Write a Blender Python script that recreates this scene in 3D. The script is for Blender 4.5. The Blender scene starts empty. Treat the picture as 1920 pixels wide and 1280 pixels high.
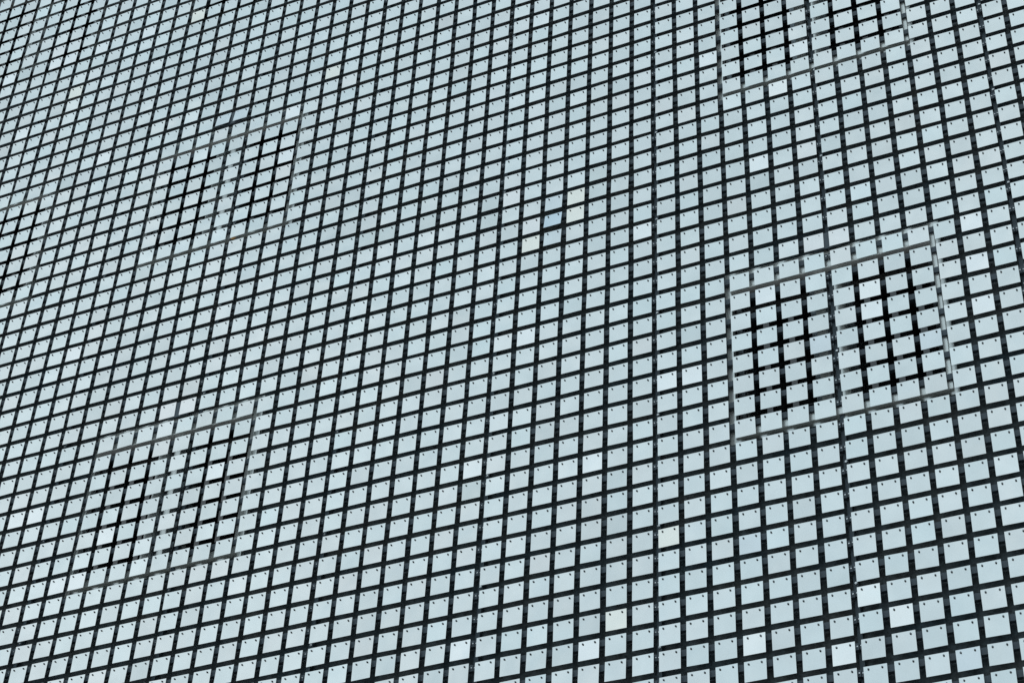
import bpy, bmesh, math, random
from mathutils import Matrix, Vector, noise
random.seed(11)
S = bpy.context.scene
COL = S.collection

# ------------------------------------------------------------------ camera
# Facade units: one unit u = the pitch of the tiles. u-frame: x right, y up, z out of the wall.
P = 0.20            # metres per pitch
Z0 = 43.0           # rows between the ground and row 0
RX = (0.9099676, 0.0415148, -0.4125961)
RY = (-0.2337174, -0.7705465, -0.5929876)
RZ = (-0.3425422, 0.6360304, -0.6914696)
CC = (20.8726994, -34.7488458, 54.6812500)
FOC = 3700.0 / 1920.0


def W(x, y, z=0.0):
    return Vector((x * P, -z * P, (y + Z0) * P))


def wv(v):
    return Vector((v[0], -v[2], v[1]))


cam_d = bpy.data.cameras.new('camera')
cam = bpy.data.objects.new('camera', cam_d)
COL.objects.link(cam)
right, up, back = wv(RX), -wv(RY), -wv(RZ)
m = Matrix((right, up, back)).transposed().to_4x4()
m.translation = W(*CC)
cam.matrix_world = m
cam_d.sensor_width = 36.0
cam_d.lens = 36.0 * FOC
cam_d.clip_end = 2000
S.camera = cam


def proj(x, y, z=0.0):
    d = Vector((x - CC[0], y - CC[1], z - CC[2]))
    w = d.dot(Vector(RZ))
    return 960 + 3700 * d.dot(Vector(RX)) / w, 640 + 3700 * d.dot(Vector(RY)) / w


# ------------------------------------------------------------------ light
SUN_EL = 48.0
wd = bpy.data.worlds.new("World")
S.world = wd
wd.use_nodes = True
nt = wd.node_tree
nt.nodes.clear()
out = nt.nodes.new('ShaderNodeOutputWorld')
bg = nt.nodes.new('ShaderNodeBackground')
bg.inputs['Strength'].default_value = 0.150
sky = nt.nodes.new('ShaderNodeTexSky')
sky.sky_type = 'NISHITA'
sky.sun_disc = False
sky.sun_elevation = math.radians(SUN_EL)
sky.sun_rotation = 0.0
sky.air_density = 1.0
sky.dust_density = 3.0
tc = nt.nodes.new('ShaderNodeTexCoord')
nz = nt.nodes.new('ShaderNodeTexNoise')
nz.inputs['Scale'].default_value = 2.6
nz.inputs['Detail'].default_value = 6
nz.inputs['Roughness'].default_value = 0.55
cr = nt.nodes.new('ShaderNodeValToRGB')
cr.color_ramp.elements[0].position = 0.3
cr.color_ramp.elements[0].color = (3.8, 5.1, 5.75, 1)
cr.color_ramp.elements[1].position = 0.7
cr.color_ramp.elements[1].color = (6.5, 7.3, 7.55, 1)
mx = nt.nodes.new('ShaderNodeMixRGB')
mx.inputs['Fac'].default_value = 0.8
nt.links.new(tc.outputs['Generated'], nz.inputs['Vector'])
nt.links.new(nz.outputs['Fac'], cr.inputs['Fac'])
nt.links.new(sky.outputs[0], mx.inputs[1])
nt.links.new(cr.outputs[0], mx.inputs[2])
nt.links.new(mx.outputs[0], bg.inputs['Color'])
nt.links.new(bg.outputs[0], out.inputs['Surface'])

sd = bpy.data.lights.new('sun', 'SUN')
sd.energy = 0.8
sd.angle = math.radians(14)
sd.color = (1.0, 0.96, 0.9)
sun = bpy.data.objects.new('sun', sd)
COL.objects.link(sun)
sun.rotation_euler = (math.radians(-(90 - SUN_EL)), 0, 0)

S.view_settings.view_transform = 'Standard'
S.view_settings.look = 'None'
S.view_settings.exposure = 0.0
S.view_settings.gamma = 1.0


# ------------------------------------------------------------------ helpers
def tag(o, label=None, cat=None, group=None, kind=None):
    if label: o['label'] = label
    if cat: o['category'] = cat
    if group: o['group'] = group
    if kind: o['kind'] = kind
    return o


def empty(name, loc):
    o = bpy.data.objects.new(name, None)
    o.empty_display_size = 0.05
    o.location = loc
    COL.objects.link(o)
    return o


class MB:
    """collects polygons given in facade units and links them as one mesh"""

    def __init__(self):
        self.v, self.f, self.mi, self.tint = [], [], [], []

    def poly(self, pts, mi=0, tint=(1, 1, 1, 1)):
        n = len(self.v)
        self.v += [tuple(p) for p in pts]
        self.f.append(tuple(range(n, n + len(pts))))
        self.mi.append(mi)
        self.tint.append(tint)

    def mesh(self, name, verts, faces, mi=0, tint=(1, 1, 1, 1)):
        n = len(self.v)
        self.v += [tuple(p) for p in verts]
        for f in faces:
            self.f.append(tuple(i + n for i in f))
            self.mi.append(mi)
            self.tint.append(tint)

    def box(self, x0, x1, y0, y1, z0, z1, mi=0, tint=(1, 1, 1, 1)):
        vs = [(x, y, z) for x in (x0, x1) for y in (y0, y1) for z in (z0, z1)]
        fs = [(0, 1, 3, 2), (4, 6, 7, 5), (0, 4, 5, 1), (2, 3, 7, 6), (0, 2, 6, 4), (1, 5, 7, 3)]
        self.mesh('', vs, fs, mi, tint)

    def cyl(self, cx, cy, z0, z1, r, n=8, mi=0, tip=None, r1=None):
        r1 = r if r1 is None else r1
        a = [(cx + r * math.cos(2 * math.pi * k / n), cy + r * math.sin(2 * math.pi * k / n), z0) for k in range(n)]
        b = [(cx + r1 * math.cos(2 * math.pi * k / n), cy + r1 * math.sin(2 * math.pi * k / n), z1) for k in range(n)]
        fs = [(k, (k + 1) % n, n + (k + 1) % n, n + k) for k in range(n)]
        self.mesh('', a + b, fs, mi)
        self.poly(b, mi if tip is None else tip)

    def build(self, name, mats, parent=None, origin=(0, 0, 0), mat_rot=None):
        o3 = Vector(origin)
        me = bpy.data.meshes.new(name)
        vv = []
        for p in self.v:
            q = Vector(p) - o3
            vv.append((q.x * P, -q.z * P, q.y * P))
        me.from_pydata(vv, [], self.f)
        for mt in (mats if isinstance(mats, (list, tuple)) else [mats]):
            me.materials.append(mt)
        me.polygons.foreach_set('material_index', self.mi)
        at = me.attributes.new('tint', 'FLOAT_COLOR', 'FACE')
        flat = []
        for t in self.tint: flat += list(t)
        at.data.foreach_set('color', flat)
        me.update()
        ob = bpy.data.objects.new(name, me)
        COL.objects.link(ob)
        if parent is not None:
            ob.parent = parent
            ob.location = W(*origin) - parent_loc(parent)
        else:
            ob.location = W(*origin)
        return ob


def parent_loc(o):
    l = Vector((0, 0, 0))
    while o is not None:
        l += o.location
        o = o.parent
    return l


def bsdf(name):
    mt = bpy.data.materials.new(name)
    mt.use_nodes = True
    return mt, mt.node_tree, mt.node_tree.nodes['Principled BSDF']


def N(nt, t, **kw):
    n = nt.nodes.new(t)
    for k, v in kw.items():
        n.inputs[k].default_value = v
    return n


def objco(nt):
    # world position: the noise runs on across tiles instead of repeating in each one
    g = nt.nodes.new('ShaderNodeNewGeometry')
    return g.outputs['Position']


# ------------------------------------------------------------------ materials
def mat_tile():
    mt, nt, b = bsdf('brushed_tile_metal')
    at = nt.nodes.new('ShaderNodeAttribute'); at.attribute_name = 'tint'
    pos = objco(nt)
    n1 = N(nt, 'ShaderNodeTexNoise', Scale=5.0, Detail=4.0)
    nt.links.new(pos, n1.inputs['Vector'])
    mp = nt.nodes.new('ShaderNodeMapping')
    mp.inputs['Scale'].default_value = (25, 25, 600)
    nt.links.new(pos, mp.inputs['Vector'])
    n2 = N(nt, 'ShaderNodeTexNoise', Scale=1.0, Detail=3.0)
    nt.links.new(mp.outputs[0], n2.inputs['Vector'])
    r = nt.nodes.new('ShaderNodeMapRange')
    r.inputs['From Min'].default_value = 0.3; r.inputs['From Max'].default_value = 0.7
    r.inputs['To Min'].default_value = 0.955; r.inputs['To Max'].default_value = 1.03
    nt.links.new(n1.outputs['Fac'], r.inputs['Value'])
    mu = nt.nodes.new('ShaderNodeVectorMath'); mu.operation = 'SCALE'
    nt.links.new(at.outputs['Color'], mu.inputs[0])
    nt.links.new(r.outputs[0], mu.inputs['Scale'])
    nt.links.new(mu.outputs[0], b.inputs['Base Color'])
    b.inputs['Metallic'].default_value = 1.0
    r2 = nt.nodes.new('ShaderNodeMapRange')
    r2.inputs['To Min'].default_value = 0.17; r2.inputs['To Max'].default_value = 0.30
    nt.links.new(n2.outputs['Fac'], r2.inputs['Value'])
    nt.links.new(r2.outputs[0], b.inputs['Roughness'])
    bp = N(nt, 'ShaderNodeBump', Strength=0.03, Distance=0.001)
    nt.links.new(n2.outputs['Fac'], bp.inputs['Height'])
    n3 = N(nt, 'ShaderNodeTexNoise', Scale=4.5, Detail=1.0)
    nt.links.new(pos, n3.inputs['Vector'])
    b2 = N(nt, 'ShaderNodeBump', Strength=1.0, Distance=0.012)      # sheet metal is never quite flat
    nt.links.new(n3.outputs['Fac'], b2.inputs['Height'])
    nt.links.new(bp.outputs[0], b2.inputs['Normal'])
    nt.links.new(b2.outputs[0], b.inputs['Normal'])
    return mt


def mat_simple(name, col, rough, metal=0.0, var=0.0, scale=8.0, spec=0.5, ior=1.5):
    mt, nt, b = bsdf(name)
    b.inputs['Roughness'].default_value = rough
    b.inputs['Metallic'].default_value = metal
    b.inputs['IOR'].default_value = ior
    b.inputs['Specular IOR Level'].default_value = spec
    b.inputs['Base Color'].default_value = (*col, 1)
    if var:
        pos = objco(nt)
        n1 = N(nt, 'ShaderNodeTexNoise', Scale=scale, Detail=5.0, Roughness=0.6)
        nt.links.new(pos, n1.inputs['Vector'])
        c = nt.nodes.new('ShaderNodeValToRGB')
        c.color_ramp.elements[0].position = 0.32
        c.color_ramp.elements[0].color = tuple(max(0, x * (1 - var)) for x in col) + (1,)
        c.color_ramp.elements[1].position = 0.68
        c.color_ramp.elements[1].color = tuple(x * (1 + var) for x in col) + (1,)
        nt.links.new(n1.outputs['Fac'], c.inputs['Fac'])
        nt.links.new(c.outputs[0], b.inputs['Base Color'])
        r = nt.nodes.new('ShaderNodeMapRange')
        r.inputs['To Min'].default_value = max(0.02, rough - 0.1 * (var > 0.1))
        r.inputs['To Max'].default_value = rough + 0.1
        nt.links.new(n1.outputs['Fac'], r.inputs['Value'])
        nt.links.new(r.outputs[0], b.inputs['Roughness'])
    return mt


def mat_wall():
    mt, nt, b = bsdf('mottled_dark_cladding')
    pos = objco(nt)
    a = N(nt, 'ShaderNodeTexNoise', Scale=1.7, Detail=5.0, Roughness=0.62)
    c = N(nt, 'ShaderNodeTexNoise', Scale=26.0, Detail=6.0, Roughness=0.7)
    v = N(nt, 'ShaderNodeTexVoronoi', Scale=75.0)
    for n in (a, c, v): nt.links.new(pos, n.inputs['Vector'])
    r1 = nt.nodes.new('ShaderNodeValToRGB')
    e = r1.color_ramp.elements
    e[0].position = 0.3; e[0].color = (0.062, 0.104, 0.128, 1)
    e[1].position = 0.72; e[1].color = (0.145, 0.155, 0.150, 1)
    nt.links.new(a.outputs['Fac'], r1.inputs['Fac'])
    r2 = nt.nodes.new('ShaderNodeMapRange')
    r2.inputs['From Min'].default_value = 0.3; r2.inputs['From Max'].default_value = 0.7
    r2.inputs['To Min'].default_value = 0.45; r2.inputs['To Max'].default_value = 1.6
    nt.links.new(c.outputs['Fac'], r2.inputs['Value'])
    r3 = nt.nodes.new('ShaderNodeMapRange')
    r3.inputs['From Min'].default_value = 0.1; r3.inputs['From Max'].default_value = 0.3
    r3.inputs['To Min'].default_value = 0.25; r3.inputs['To Max'].default_value = 1.0
    nt.links.new(v.outputs['Distance'], r3.inputs['Value'])
    mm = nt.nodes.new('ShaderNodeMath'); mm.operation = 'MULTIPLY'
    nt.links.new(r2.outputs[0], mm.inputs[0]); nt.links.new(r3.outputs[0], mm.inputs[1])
    mu = nt.nodes.new('ShaderNodeVectorMath'); mu.operation = 'SCALE'
    nt.links.new(r1.outputs[0], mu.inputs[0]); nt.links.new(mm.outputs[0], mu.inputs['Scale'])
    nt.links.new(mu.outputs[0], b.inputs['Base Color'])
    b.inputs['Roughness'].default_value = 0.5
    bp = N(nt, 'ShaderNodeBump', Strength=0.4, Distance=0.004)
    nt.links.new(c.outputs['Fac'], bp.inputs['Height'])
    nt.links.new(bp.outputs[0], b.inputs['Normal'])
    return mt


M_TILE = mat_tile()
M_BOLT = mat_simple('black_bolt_steel', (0.012, 0.013, 0.014), 0.45, 0.6)
M_TIP = mat_simple('grey_bolt_end', (0.22, 0.24, 0.25), 0.4, 1.0)  # end face, a lighter grey than the black bolt body
M_BAR = mat_simple('slate_blue_coated_bar', (0.064, 0.086, 0.104), 0.5, 0.0, 0.15, 12)
M_RAIL = mat_simple('slate_blue_coated_rail', (0.075, 0.105, 0.125), 0.5, 0.0, 0.12, 9)
M_SCREW = mat_simple('bright_zinc_screw', (0.75, 0.76, 0.76), 0.25, 1.0)
M_WALL = mat_wall()
M_CASE = mat_simple('brushed_stainless_casing', (0.84, 0.87, 0.84), 0.24, 0.55, 0.08, 3)
M_SILL = mat_simple('dark_polished_sill', (0.50, 0.52, 0.51), 0.17, 0.9, 0.1, 5)
M_LIP = mat_simple('brightened_steel_lip', (0.90, 0.90, 0.86), 0.45, 0.1, 0.06, 4)
M_SASH = mat_simple('grey_coated_sash', (0.30, 0.34, 0.36), 0.35, 0.7, 0.05, 5)
M_LINING = mat_simple('black_recess_lining', (0.008, 0.008, 0.009), 0.7)  # even black for the lining of the window recess
M_GLASS = mat_simple('black_window_glass', (0.002, 0.003, 0.004), 0.015, 0.0, spec=0.5, ior=1.75)
M_TAPE = mat_simple('orange_tape_film', (0.75, 0.36, 0.06), 0.5)
M_CONC = mat_simple('paving_concrete', (0.22, 0.21, 0.20), 0.9, 0.0, 0.2, 1.5)
M_ROOF = mat_simple('roof_felt', (0.06, 0.06, 0.06), 0.9, 0.0, 0.2, 2)

# ------------------------------------------------------------------ setting
g = MB()
g.poly([(-3000, -Z0, 3000), (3000, -Z0, 3000), (3000, -Z0, -3000), (-3000, -Z0, -3000)])
tag(g.build('ground', M_CONC), 'flat grey paving in front of the building', kind='structure')

Z_TILE, Z_BARF, Z_BARB, Z_WALL, Z_GLASS = 0.0, -0.12, -0.17, -0.52, -0.78
BX0, BX1, BY1 = -58.0, 30.0, 58.0

# windows: (x shift, y shift) relative to the big window near the right edge of the photo
WIN = []
for k in (0, 1, 2):
    for dx in (0.0, -29.05, -43.58):
        WIN.append((dx, (0.0, 18.0, 35.45)[k]))
WX0, WX1, WY0, WY1 = 2.69, 11.08, 8.42, 16.40       # outline of the casing
OX0, OX1, OY0, OY1 = 2.97, 10.76, 8.72, 15.46       # clear opening

bl = empty('office_building', W((BX0 + BX1) / 2, -Z0, -30))
tag(bl, 'dark mottled building front behind the screen of pale hanging tiles', 'building')


def wall():
    w = MB()
    xs = sorted({BX0, BX1} | {v + dx for dx, _ in WIN for v in (OX0, OX1)})
    ys = sorted({-Z0, BY1} | {v + dy for _, dy in WIN for v in (OY0, OY1) if v + dy < BY1})
    for i in range(len(xs) - 1):
        for j in range(len(ys) - 1):
            cx, cy = (xs[i] + xs[i + 1]) / 2, (ys[j] + ys[j + 1]) / 2
            if any(dx + OX0 < cx < dx + OX1 and dy + OY0 < cy < dy + OY1 for dx, dy in WIN):
                continue
            w.poly([(xs[i], ys[j], Z_WALL), (xs[i + 1], ys[j], Z_WALL), (xs[i + 1], ys[j + 1], Z_WALL), (xs[i], ys[j + 1], Z_WALL)])
    zb = Z_WALL - 60
    w.poly([(BX0, -Z0, zb), (BX0, -Z0, Z_WALL), (BX0, BY1, Z_WALL), (BX0, BY1, zb)])
    w.poly([(BX1, -Z0, Z_WALL), (BX1, -Z0, zb), (BX1, BY1, zb), (BX1, BY1, Z_WALL)])
    w.poly([(BX1, -Z0, zb), (BX0, -Z0, zb), (BX0, BY1, zb), (BX1, BY1, zb)])
    w.build('wall', M_WALL, bl, ((BX0 + BX1) / 2, -Z0, Z_WALL))
    r = MB()
    r.box(BX0 - .5, BX1 + .5, BY1, BY1 + 1.2, Z_WALL - 60.5, Z_WALL + .3)
    r.build('roof', M_ROOF, bl, ((BX0 + BX1) / 2, BY1, Z_WALL - 30))


wall()


def frame_ring(b, x0, x1, y0, y1, ix0, ix1, iy0, iy1, z0, z1):
    b.box(x0, ix0, y0, y1, z0, z1)
    b.box(ix1, x1, y0, y1, z0, z1)
    b.box(ix0, ix1, iy1, y1, z0, z1)
    b.box(ix0, ix1, y0, iy0, z0, z1)


def window(dx, dy, lab=None):
    wn = empty('window', W(dx + 6.88, dy + WY0, Z_WALL) - bl.location)
    wn.parent = bl
    o = (dx + 6.88, dy + WY0, Z_WALL)
    c = MB()          # folded steel casing standing proud of the wall
    frame_ring(c, dx + 2.92, dx + 10.93, dy + 8.42, dy + 16.2, dx + OX0, dx + OX1, dy + OY0, dy + OY1, Z_WALL - .02, -0.22)
    c.box(dx + WX0, dx + 2.915, dy + 8.20, dy + WY1, Z_WALL - .02, -0.33)
    c.box(dx + 10.935, dx + 11.12, dy + 8.20, dy + WY1, Z_WALL - .02, -0.33)
    c.box(dx + 2.918, dx + 10.932, dy + 16.205, dy + WY1, Z_WALL - .02, -0.33)
    sl = MB()
    sl.box(dx + 2.918, dx + 10.932, dy + 8.22, dy + 8.415, Z_WALL - .02, -0.33)
    sl.build('sill', M_SILL, wn, o)
    c.build('casing', M_CASE, wn, o)
    lp = MB()         # lip added under the head, flared and paled to brighten the soffit band
    xa, xb, ya = dx + OX0, dx + OX1, dy + OY1
    lp.poly([(xa, ya, -.225), (xb, ya, -.225), (xb, ya - .19, -.07), (xa, ya - .19, -.07)])
    lp.poly([(xa, ya - .19, -.07), (xb, ya - .19, -.07), (xb, ya - .21, -.40), (xa, ya - .21, -.40)])
    lp.build('soffit_lip', M_LIP, wn, o)
    rv = MB()         # dark lining of the recess behind the casing
    e = .004
    x0, x1, y0, y1 = dx + OX0 - e, dx + OX1 + e, dy + OY0 - e, dy + OY1 + e
    za, zb = -0.40, -0.90
    rv.poly([(x0, y0, za), (x0, y0, zb), (x0, y1, zb), (x0, y1, za)])
    rv.poly([(x1, y0, zb), (x1, y0, za), (x1, y1, za), (x1, y1, zb)])
    rv.poly([(x0, y1, za), (x0, y1, zb), (x1, y1, zb), (x1, y1, za)])
    rv.poly([(x0, y0, zb), (x0, y0, za), (x1, y0, za), (x1, y0, zb)])
    rv.poly([(x0, y0, zb), (x1, y0, zb), (x1, y1, zb), (x0, y1, zb)])
    rv.build('lining', M_LINING, wn, o)
    x0, x1, y0, y1 = dx + OX0 + .02, dx + OX1 - .02, dy + OY0 + .02, dy + OY1 - .02
    mx0, mx1 = dx + 6.15, dx + 7.28
    mu = MB()
    mu.box(mx0 + .08, mx0 + .42, y0, y1, -.84, -.24)
    mu.box(mx1 - .29, mx1, y0, y1, -.84, -.27)
    mul = mu.build('mullion', M_CASE, wn, o)
    ms = MB()
    for q in range(4):
        ms.box(mx0 + .43 + q * .10, mx0 + .43 + q * .10 + .085, y0, y1, -.84, -.52 - .03 * (q % 2))
    ms.build('shutter_guide', M_SASH, wn, o)
    for a, b_ in ((x0, mx0), (mx1 + .01, x1)):
        s = MB()
        frame_ring(s, a, b_, y0, y1, a + .22, b_ - .22, y0 + .2, y1 - .12, -.84, -.64)
        sash = s.build('sash', M_SASH, wn, ((a + b_) / 2, y0, -.74))
        p = MB()
        p.box(a + .20, b_ - .20, y0 + .18, y1 - .10, -.80, Z_GLASS)
        pane = p.build('pane', M_GLASS, wn, ((a + b_) / 2, y0, Z_GLASS))
    if lab: wn['label'] = lab


for i, (dx, dy) in enumerate(WIN):
    window(dx, dy)

# ------------------------------------------------------------------ what the photograph covers
def seen(x, y, m=0):
    u, v = proj(x, y)
    return -m <= u <= 1920 + m and -m <= v <= 1280 + m


def cover(x, y):
    return seen(x, y, 95)


cells = [(c, r) for c in range(-58, 30) for r in range(-12, 58)
         if any(cover(c + a, r - b) for a in (0, .8) for b in (0, .8))]
cellset = set(cells)

# ------------------------------------------------------------------ mounting frames: one rail and its bars per seven columns
blocks = sorted({c // 7 for c, r in cells})
GAPX = -0.115        # centre of the gap left of a tile
order = {b: i for i, b in enumerate(sorted(blocks, reverse=True))}
ORD = ['first', 'second', 'third', 'fourth', 'fifth', 'sixth', 'seventh', 'eighth', 'ninth', 'tenth', 'eleventh', 'twelfth', 'thirteenth']
proto = {}


def panel_off(c, r):
    rr = random.Random((c // 7) * 1000 + ((r + 50 - 4) // 9) * 17 + 5)
    return rr.uniform(-.022, .022), rr.uniform(-.02, .02)


def bar_mesh(L):
    b = MB()
    z0, z1 = Z_BARB, Z_BARF
    b.box(0.0, L, -0.262, -0.012, z0, z1)
    b.box(0.0, L, -0.262, -0.222, z0 - .12, z0)       # return lips of the channel
    b.box(0.0, L, -0.052, -0.012, z0 - .12, z0)
    return b


for bk in blocks:
    rows = [r for c, r in cells if c // 7 == bk]
    r0, r1 = min(rows) - 1, max(rows)
    x0 = bk * 7
    fr = empty('mounting_frame', W(x0 + 3.4, r0, Z_WALL))
    tag(fr, 'dark slate mounting frame of bars and rail, %s from the right edge of the photo' % ORD[order[bk]],
        'mounting frame', 'mounting frames carrying the tiles')
    rl = MB()
    gx = x0 + GAPX
    rl.box(gx - .085, gx + .085, r0 - .2, r1 + .3, Z_WALL, -.30)
    rail = rl.build('rail', M_RAIL, fr, (gx, r0, Z_WALL))
    L = 7 - .02
    for r in range(r0, r1 + 1):
        ox, oy = panel_off(x0, r)
        o = (x0 + GAPX + .01 + ox * 0.4, r + oy, 0)
        if 'bar' not in proto:
            b = bar_mesh(L)
            ob = b.build('bar', M_BAR, fr, (0, 0, 0))
            ob.location = W(*o) - fr.location
            proto['bar'] = ob.data
        else:
            ob = bpy.data.objects.new('bar', proto['bar'])
            COL.objects.link(ob); ob.parent = fr
            ob.location = W(*o) - fr.location
        for sx in (.055, L - .055):
            if 'screw' not in proto:
                s = MB()
                s.cyl(0, 0, 0, .018, .027, 10)
                s.cyl(0, 0, .016, .036, .012, 6)
                so = s.build('screw', M_SCREW, ob, (0, 0, 0))
                proto['screw'] = so.data
            else:
                so = bpy.data.objects.new('screw', proto['screw'])
                COL.objects.link(so); so.parent = ob
            so.location = Vector((sx * P, -(Z_BARF) * P, -.137 * P))
    # anchor bolts on the rail
    for r in range(r0, r1 + 1):
        if (r - 1) % 5 == (bk % 5):
            a = MB()
            a.cyl(gx + .02, r - .66, -.30, -.25, .045, 12)
            a.cyl(gx + .02, r - .66, -.26, -.23, .022, 6)
            a.build('anchor_bolt', M_SCREW, fr, (gx + .02, r - .66, -.30))

# ------------------------------------------------------------------ tiles
TW = 0.775
SPECIAL = {}
for k, l in dict(
    white=[(7, 1), (3, 0), (6, -1), (-8, 10), (-3, 1), (-8, 2), (-3, 9), (-1, 20), (-6, 16), (-19, 34), (-30, 35), (-19, 31), (-35, 44), (-34, 44), (-36, 39), (-38, 44), (-29, 44), (-32, 44), (6, 28), (5, 26), (4, 22), (12, 16), (4, 15), (8, 14), (8, 13), (12, 14), (12, 12), (-29, 13), (-30, 13), (-25, 11), (-27, 9), (-26, 9), (-20, 13), (1, 12), (-29, 22), (0, 12), (2, 29)],
    ivory=[(8, 0), (-2, 2), (0, 5), (-4, 23), (-4, 22), (-6, 21), (-26, 44), (-33, 41), (-17, 36)],
    pink=[(-6, 22), (-7, 24), (6, 17), (7, 17), (-23, 17), (-22, 17), (-35, 45)],
    blue=[(-5, 22), (-5, 23), (-5, 21), (-23, 35), (-22, 35), (6, 12), (10, 11), (3, 4), (10, -2)],
    grey=[(-8, 24), (-8, 23), (-3, 23), (-3, 24), (-8, 9), (-14, 24), (-13, 24), (-11, 24), (-26, 26)]).items():
    for cr_ in l: SPECIAL[cr_] = k
TINT = dict(white=(.955, .95, .93), ivory=(.97, .93, .84), pink=(.90, .875, .85), blue=(.765, .80, .805), grey=(.73, .76, .735))
SWING = {(-5, 22): 9, (-23, 35): 7, (-22, 35): 6, (-5, 23): 3, (-5, 21): 4, (-8, 24): 4, (-8, 23): 3,
         (-3, 24): 3, (-3, 23): 3}
BARE = {(6, 17): 'R', (7, 17): 'L', (-23, 17): 'R', (-22, 17): 'L', (-23, 35): 'R', (-22, 35): 'L'}


def tile_data(c, r):
    rg = random.Random(c * 7919 + r * 104729 + 3)
    k = SPECIAL.get((c, r))
    if k:
        t = TINT[k]
        if (c, r) in ((7, 1), (3, 0), (6, -1), (8, 14), (5, 26), (8, 0)): t = (1.0, .985, .95)
        if k == 'blue' and (c, r) == (-5, 22): t = (.66, .76, .82)
    else:
        v = rg.gauss(0, 1)
        w = rg.gauss(0, 1)
        b = .815 + .022 * v + .05 * (noise.noise(Vector((c * .21, r * .17, 3.1)))) + (.03 if rg.random() < .08 else 0) - (.03 if rg.random() < .04 else 0)
        if u_left(c, r): b += .02 * rg.gauss(0, 1)
        t = (b * (.985 + .014 * w), b * (1.01 - .001 * w), b * (.985 - .004 * w))
    tilt = SWING.get((c, r), rg.gauss(0.5, .65))          # bottom edge swings outwards
    roll = rg.gauss(0, .38)
    yaw = rg.gauss(0, .55)
    ox, oy = panel_off(c, r)
    ox += rg.gauss(0, .006); oy += rg.gauss(0, .005)
    return t, tilt, roll, yaw, ox, oy


def u_left(c, r):
    return c < -24 and r > 28


def tile_geo(c, r):
    """corners and bolts in units local to the pivot (middle of the bolt line)"""
    t, tilt, roll, yaw, ox, oy = tile_data(c, r)
    piv = Vector((c + TW / 2 + ox, r - .115 + oy, 0))
    R = (Matrix.Rotation(math.radians(-tilt), 3, 'X') @ Matrix.Rotation(math.radians(yaw), 3, 'Y')
         @ Matrix.Rotation(math.radians(roll), 3, 'Z'))
    return t, piv, R


def add_tile(mb, piv, R, t, mi=0):
    h, th = TW / 2, .012
    vs = [R @ Vector((x, y, z)) + piv for x in (-h, h) for y in (-TW + .115, .115) for z in (-th, 0)]
    fs = [(0, 1, 3, 2), (4, 6, 7, 5), (0, 4, 5, 1), (2, 3, 7, 6), (0, 2, 6, 4), (1, 5, 7, 3)]
    mb.mesh('', vs, fs, mi, (*t, 1))


def add_bolt(mb, x, y, mi=0, tip=1, n=8, small=False):
    if small:
        mb.cyl(x, y, .0, .012, .016, n, mi)
        return
    mb.cyl(x, y, .0, .014, .034, n, mi)
    mb.cyl(x, y, .014, .048, .025, n, mi, tip=tip)


def bolt_spots(c, r):
    b = BARE.get((c, r))
    return [(-.228, b == 'L'), (.228, b == 'R')]


vis = []
for c, r in cells:
    q = [proj(c + a, r - b) for a, b in ((0, 0), (TW, 0), (TW, TW), (0, TW))]
    ce = proj(c + TW / 2, r - TW / 2)
    if 2 < ce[0] < 1918 and 2 < ce[1] < 1278:
        ar = abs(sum(q[i][0] * q[(i + 1) % 4][1] - q[(i + 1) % 4][0] * q[i][1] for i in range(4))) / 2
        vis.append((ar, c, r))
vis.sort(reverse=True)
big = {(c, r) for _, c, r in vis[:300]}
lowest = {}
for _, c, r in vis:
    lowest[c] = min(lowest.get(c, 999), r)


def ordn(n):
    return '%d%s' % (n, 'th' if 10 <= n % 100 <= 20 else {1: 'st', 2: 'nd', 3: 'rd'}.get(n % 10, 'th'))


RAILN = {7: "the rail through the big window", 0: "the next rail left of the window",
         14: "the rail right of the window", -7: "the second rail left of the window",
         -14: "the third rail left of the window"}
LOOK = dict(white='bright white tile', ivory='ivory tile', pink='pinkish white tile', blue='bluish tile', grey='duller grey tile')


def tile_label(c, r):
    k = c % 7
    if k <= 3: rail, n, side = c - k, k + 1, 'right'
    else: rail, n, side = c - k + 7, 7 - k, 'left'
    up = r - lowest[c] + 1
    look = LOOK.get(SPECIAL.get((c, r)), 'pale tile')
    return '%s, %s column %s of %s, %s up' % (look, ordn(n), side, RAILN[rail], ordn(up))


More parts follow.
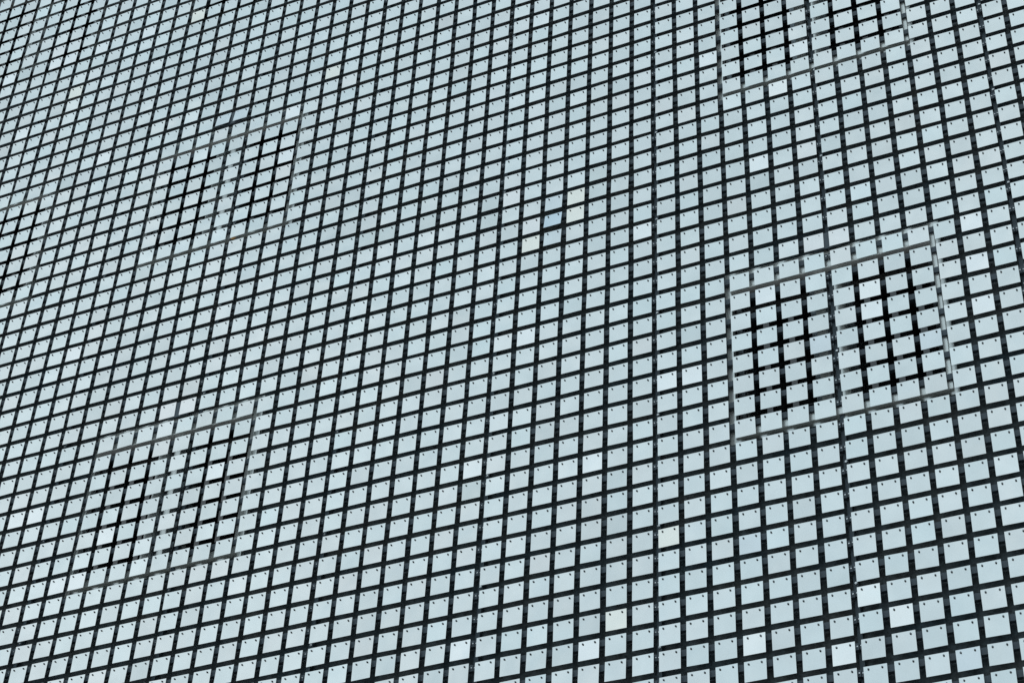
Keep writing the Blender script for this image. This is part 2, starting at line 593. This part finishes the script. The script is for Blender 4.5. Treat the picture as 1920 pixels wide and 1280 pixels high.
bolt_me = None
rest = MB()
for c, r in cells:
    t, piv, R = tile_geo(c, r)
    if (c, r) in big:
        e = empty('hanging_tile', W(*piv))
        M4 = Matrix.Identity(4)
        # rotation in facade axes expressed in world axes
        A = Matrix(((1, 0, 0), (0, 0, -1), (0, 1, 0)))
        e.rotation_euler = (A @ R @ A.transposed()).to_euler()
        tag(e, tile_label(c, r), 'tile', 'square metal tiles hanging on the facade')
        pl = MB()
        add_tile(pl, Vector((0, 0, 0)), Matrix.Identity(3), t)
        po = pl.build('plate', M_TILE, None, (0, 0, 0))
        po.parent = e; po.location = (0, 0, 0)
        for bx, small in bolt_spots(c, r):
            key = 'sbolt' if small else 'bolt'
            if key not in proto:
                bb = MB()
                add_bolt(bb, 0, 0, 0, 1, 10, small)
                bo = bb.build('bolt', [M_BOLT, M_TIP], None, (0, 0, 0))
                proto[key] = bo.data
            else:
                bo = bpy.data.objects.new('bolt', proto[key])
                COL.objects.link(bo)
            bo.parent = e
            bo.location = (bx * P, 0, 0)
    else:
        add_tile(rest, piv, R, t, 0)
        for bx, small in bolt_spots(c, r):
            p = piv + R @ Vector((bx, 0, 0))
            n0 = len(rest.v)
            add_bolt(rest, p.x, p.y, 1, 2, 6, small)
            for i in range(n0, len(rest.v)):
                v = rest.v[i]
                rest.v[i] = (v[0], v[1], v[2] + p.z)
ro = rest.build('hanging_tiles', [M_TILE, M_BOLT, M_TIP], None, (-15, 20, 0))
tag(ro, 'many small pale square tiles covering the upper and left part of the facade', 'tiles', kind='stuff')

# backing plates behind three pairs of replaced tiles
for c, r, lb in ((7, 17, 'slate backing plate bridging two whiter tiles above the big window'),
                 (-22, 17, 'slate backing plate bridging two ivory tiles above the lower left window'),
                 (-22, 35, 'slate backing plate bridging two tilted bluish tiles above the upper left window')):
    b = MB()
    b.box(c - .62, c + .42, r - .80, r - .012, -.10, -.03)
    o = b.build('backing_plate', M_BAR, None, (c - .1, r - .4, -.06))
    tag(o, lb, 'backing plate', 'backing plates behind tile pairs')
# two scraps of orange tape caught on the upper left window's sill
for (tx, ty, lb) in ((-21.95, 26.55, 'tiny scrap of orange tape on the upper left window\'s centre mullion'),
                     (-20.95, 26.36, 'tiny flat strip of orange tape along the upper left window\'s sill')):
    b = MB()
    b.poly([(tx - .16, ty, -.20), (tx + .02, ty - .09, -.20), (tx + .17, ty - .02, -.19), (tx + .12, ty + .06, -.20), (tx - .05, ty + .05, -.19)])
    tp = b.build('orange_tape', M_TAPE, None, (tx, ty, -.2))
    tag(tp, lb, 'tape')
print('tiles', len(cells), 'visible', len(vis), 'frames', len(blocks), 'min c', min(c for c, r in big), max(c for c, r in big))
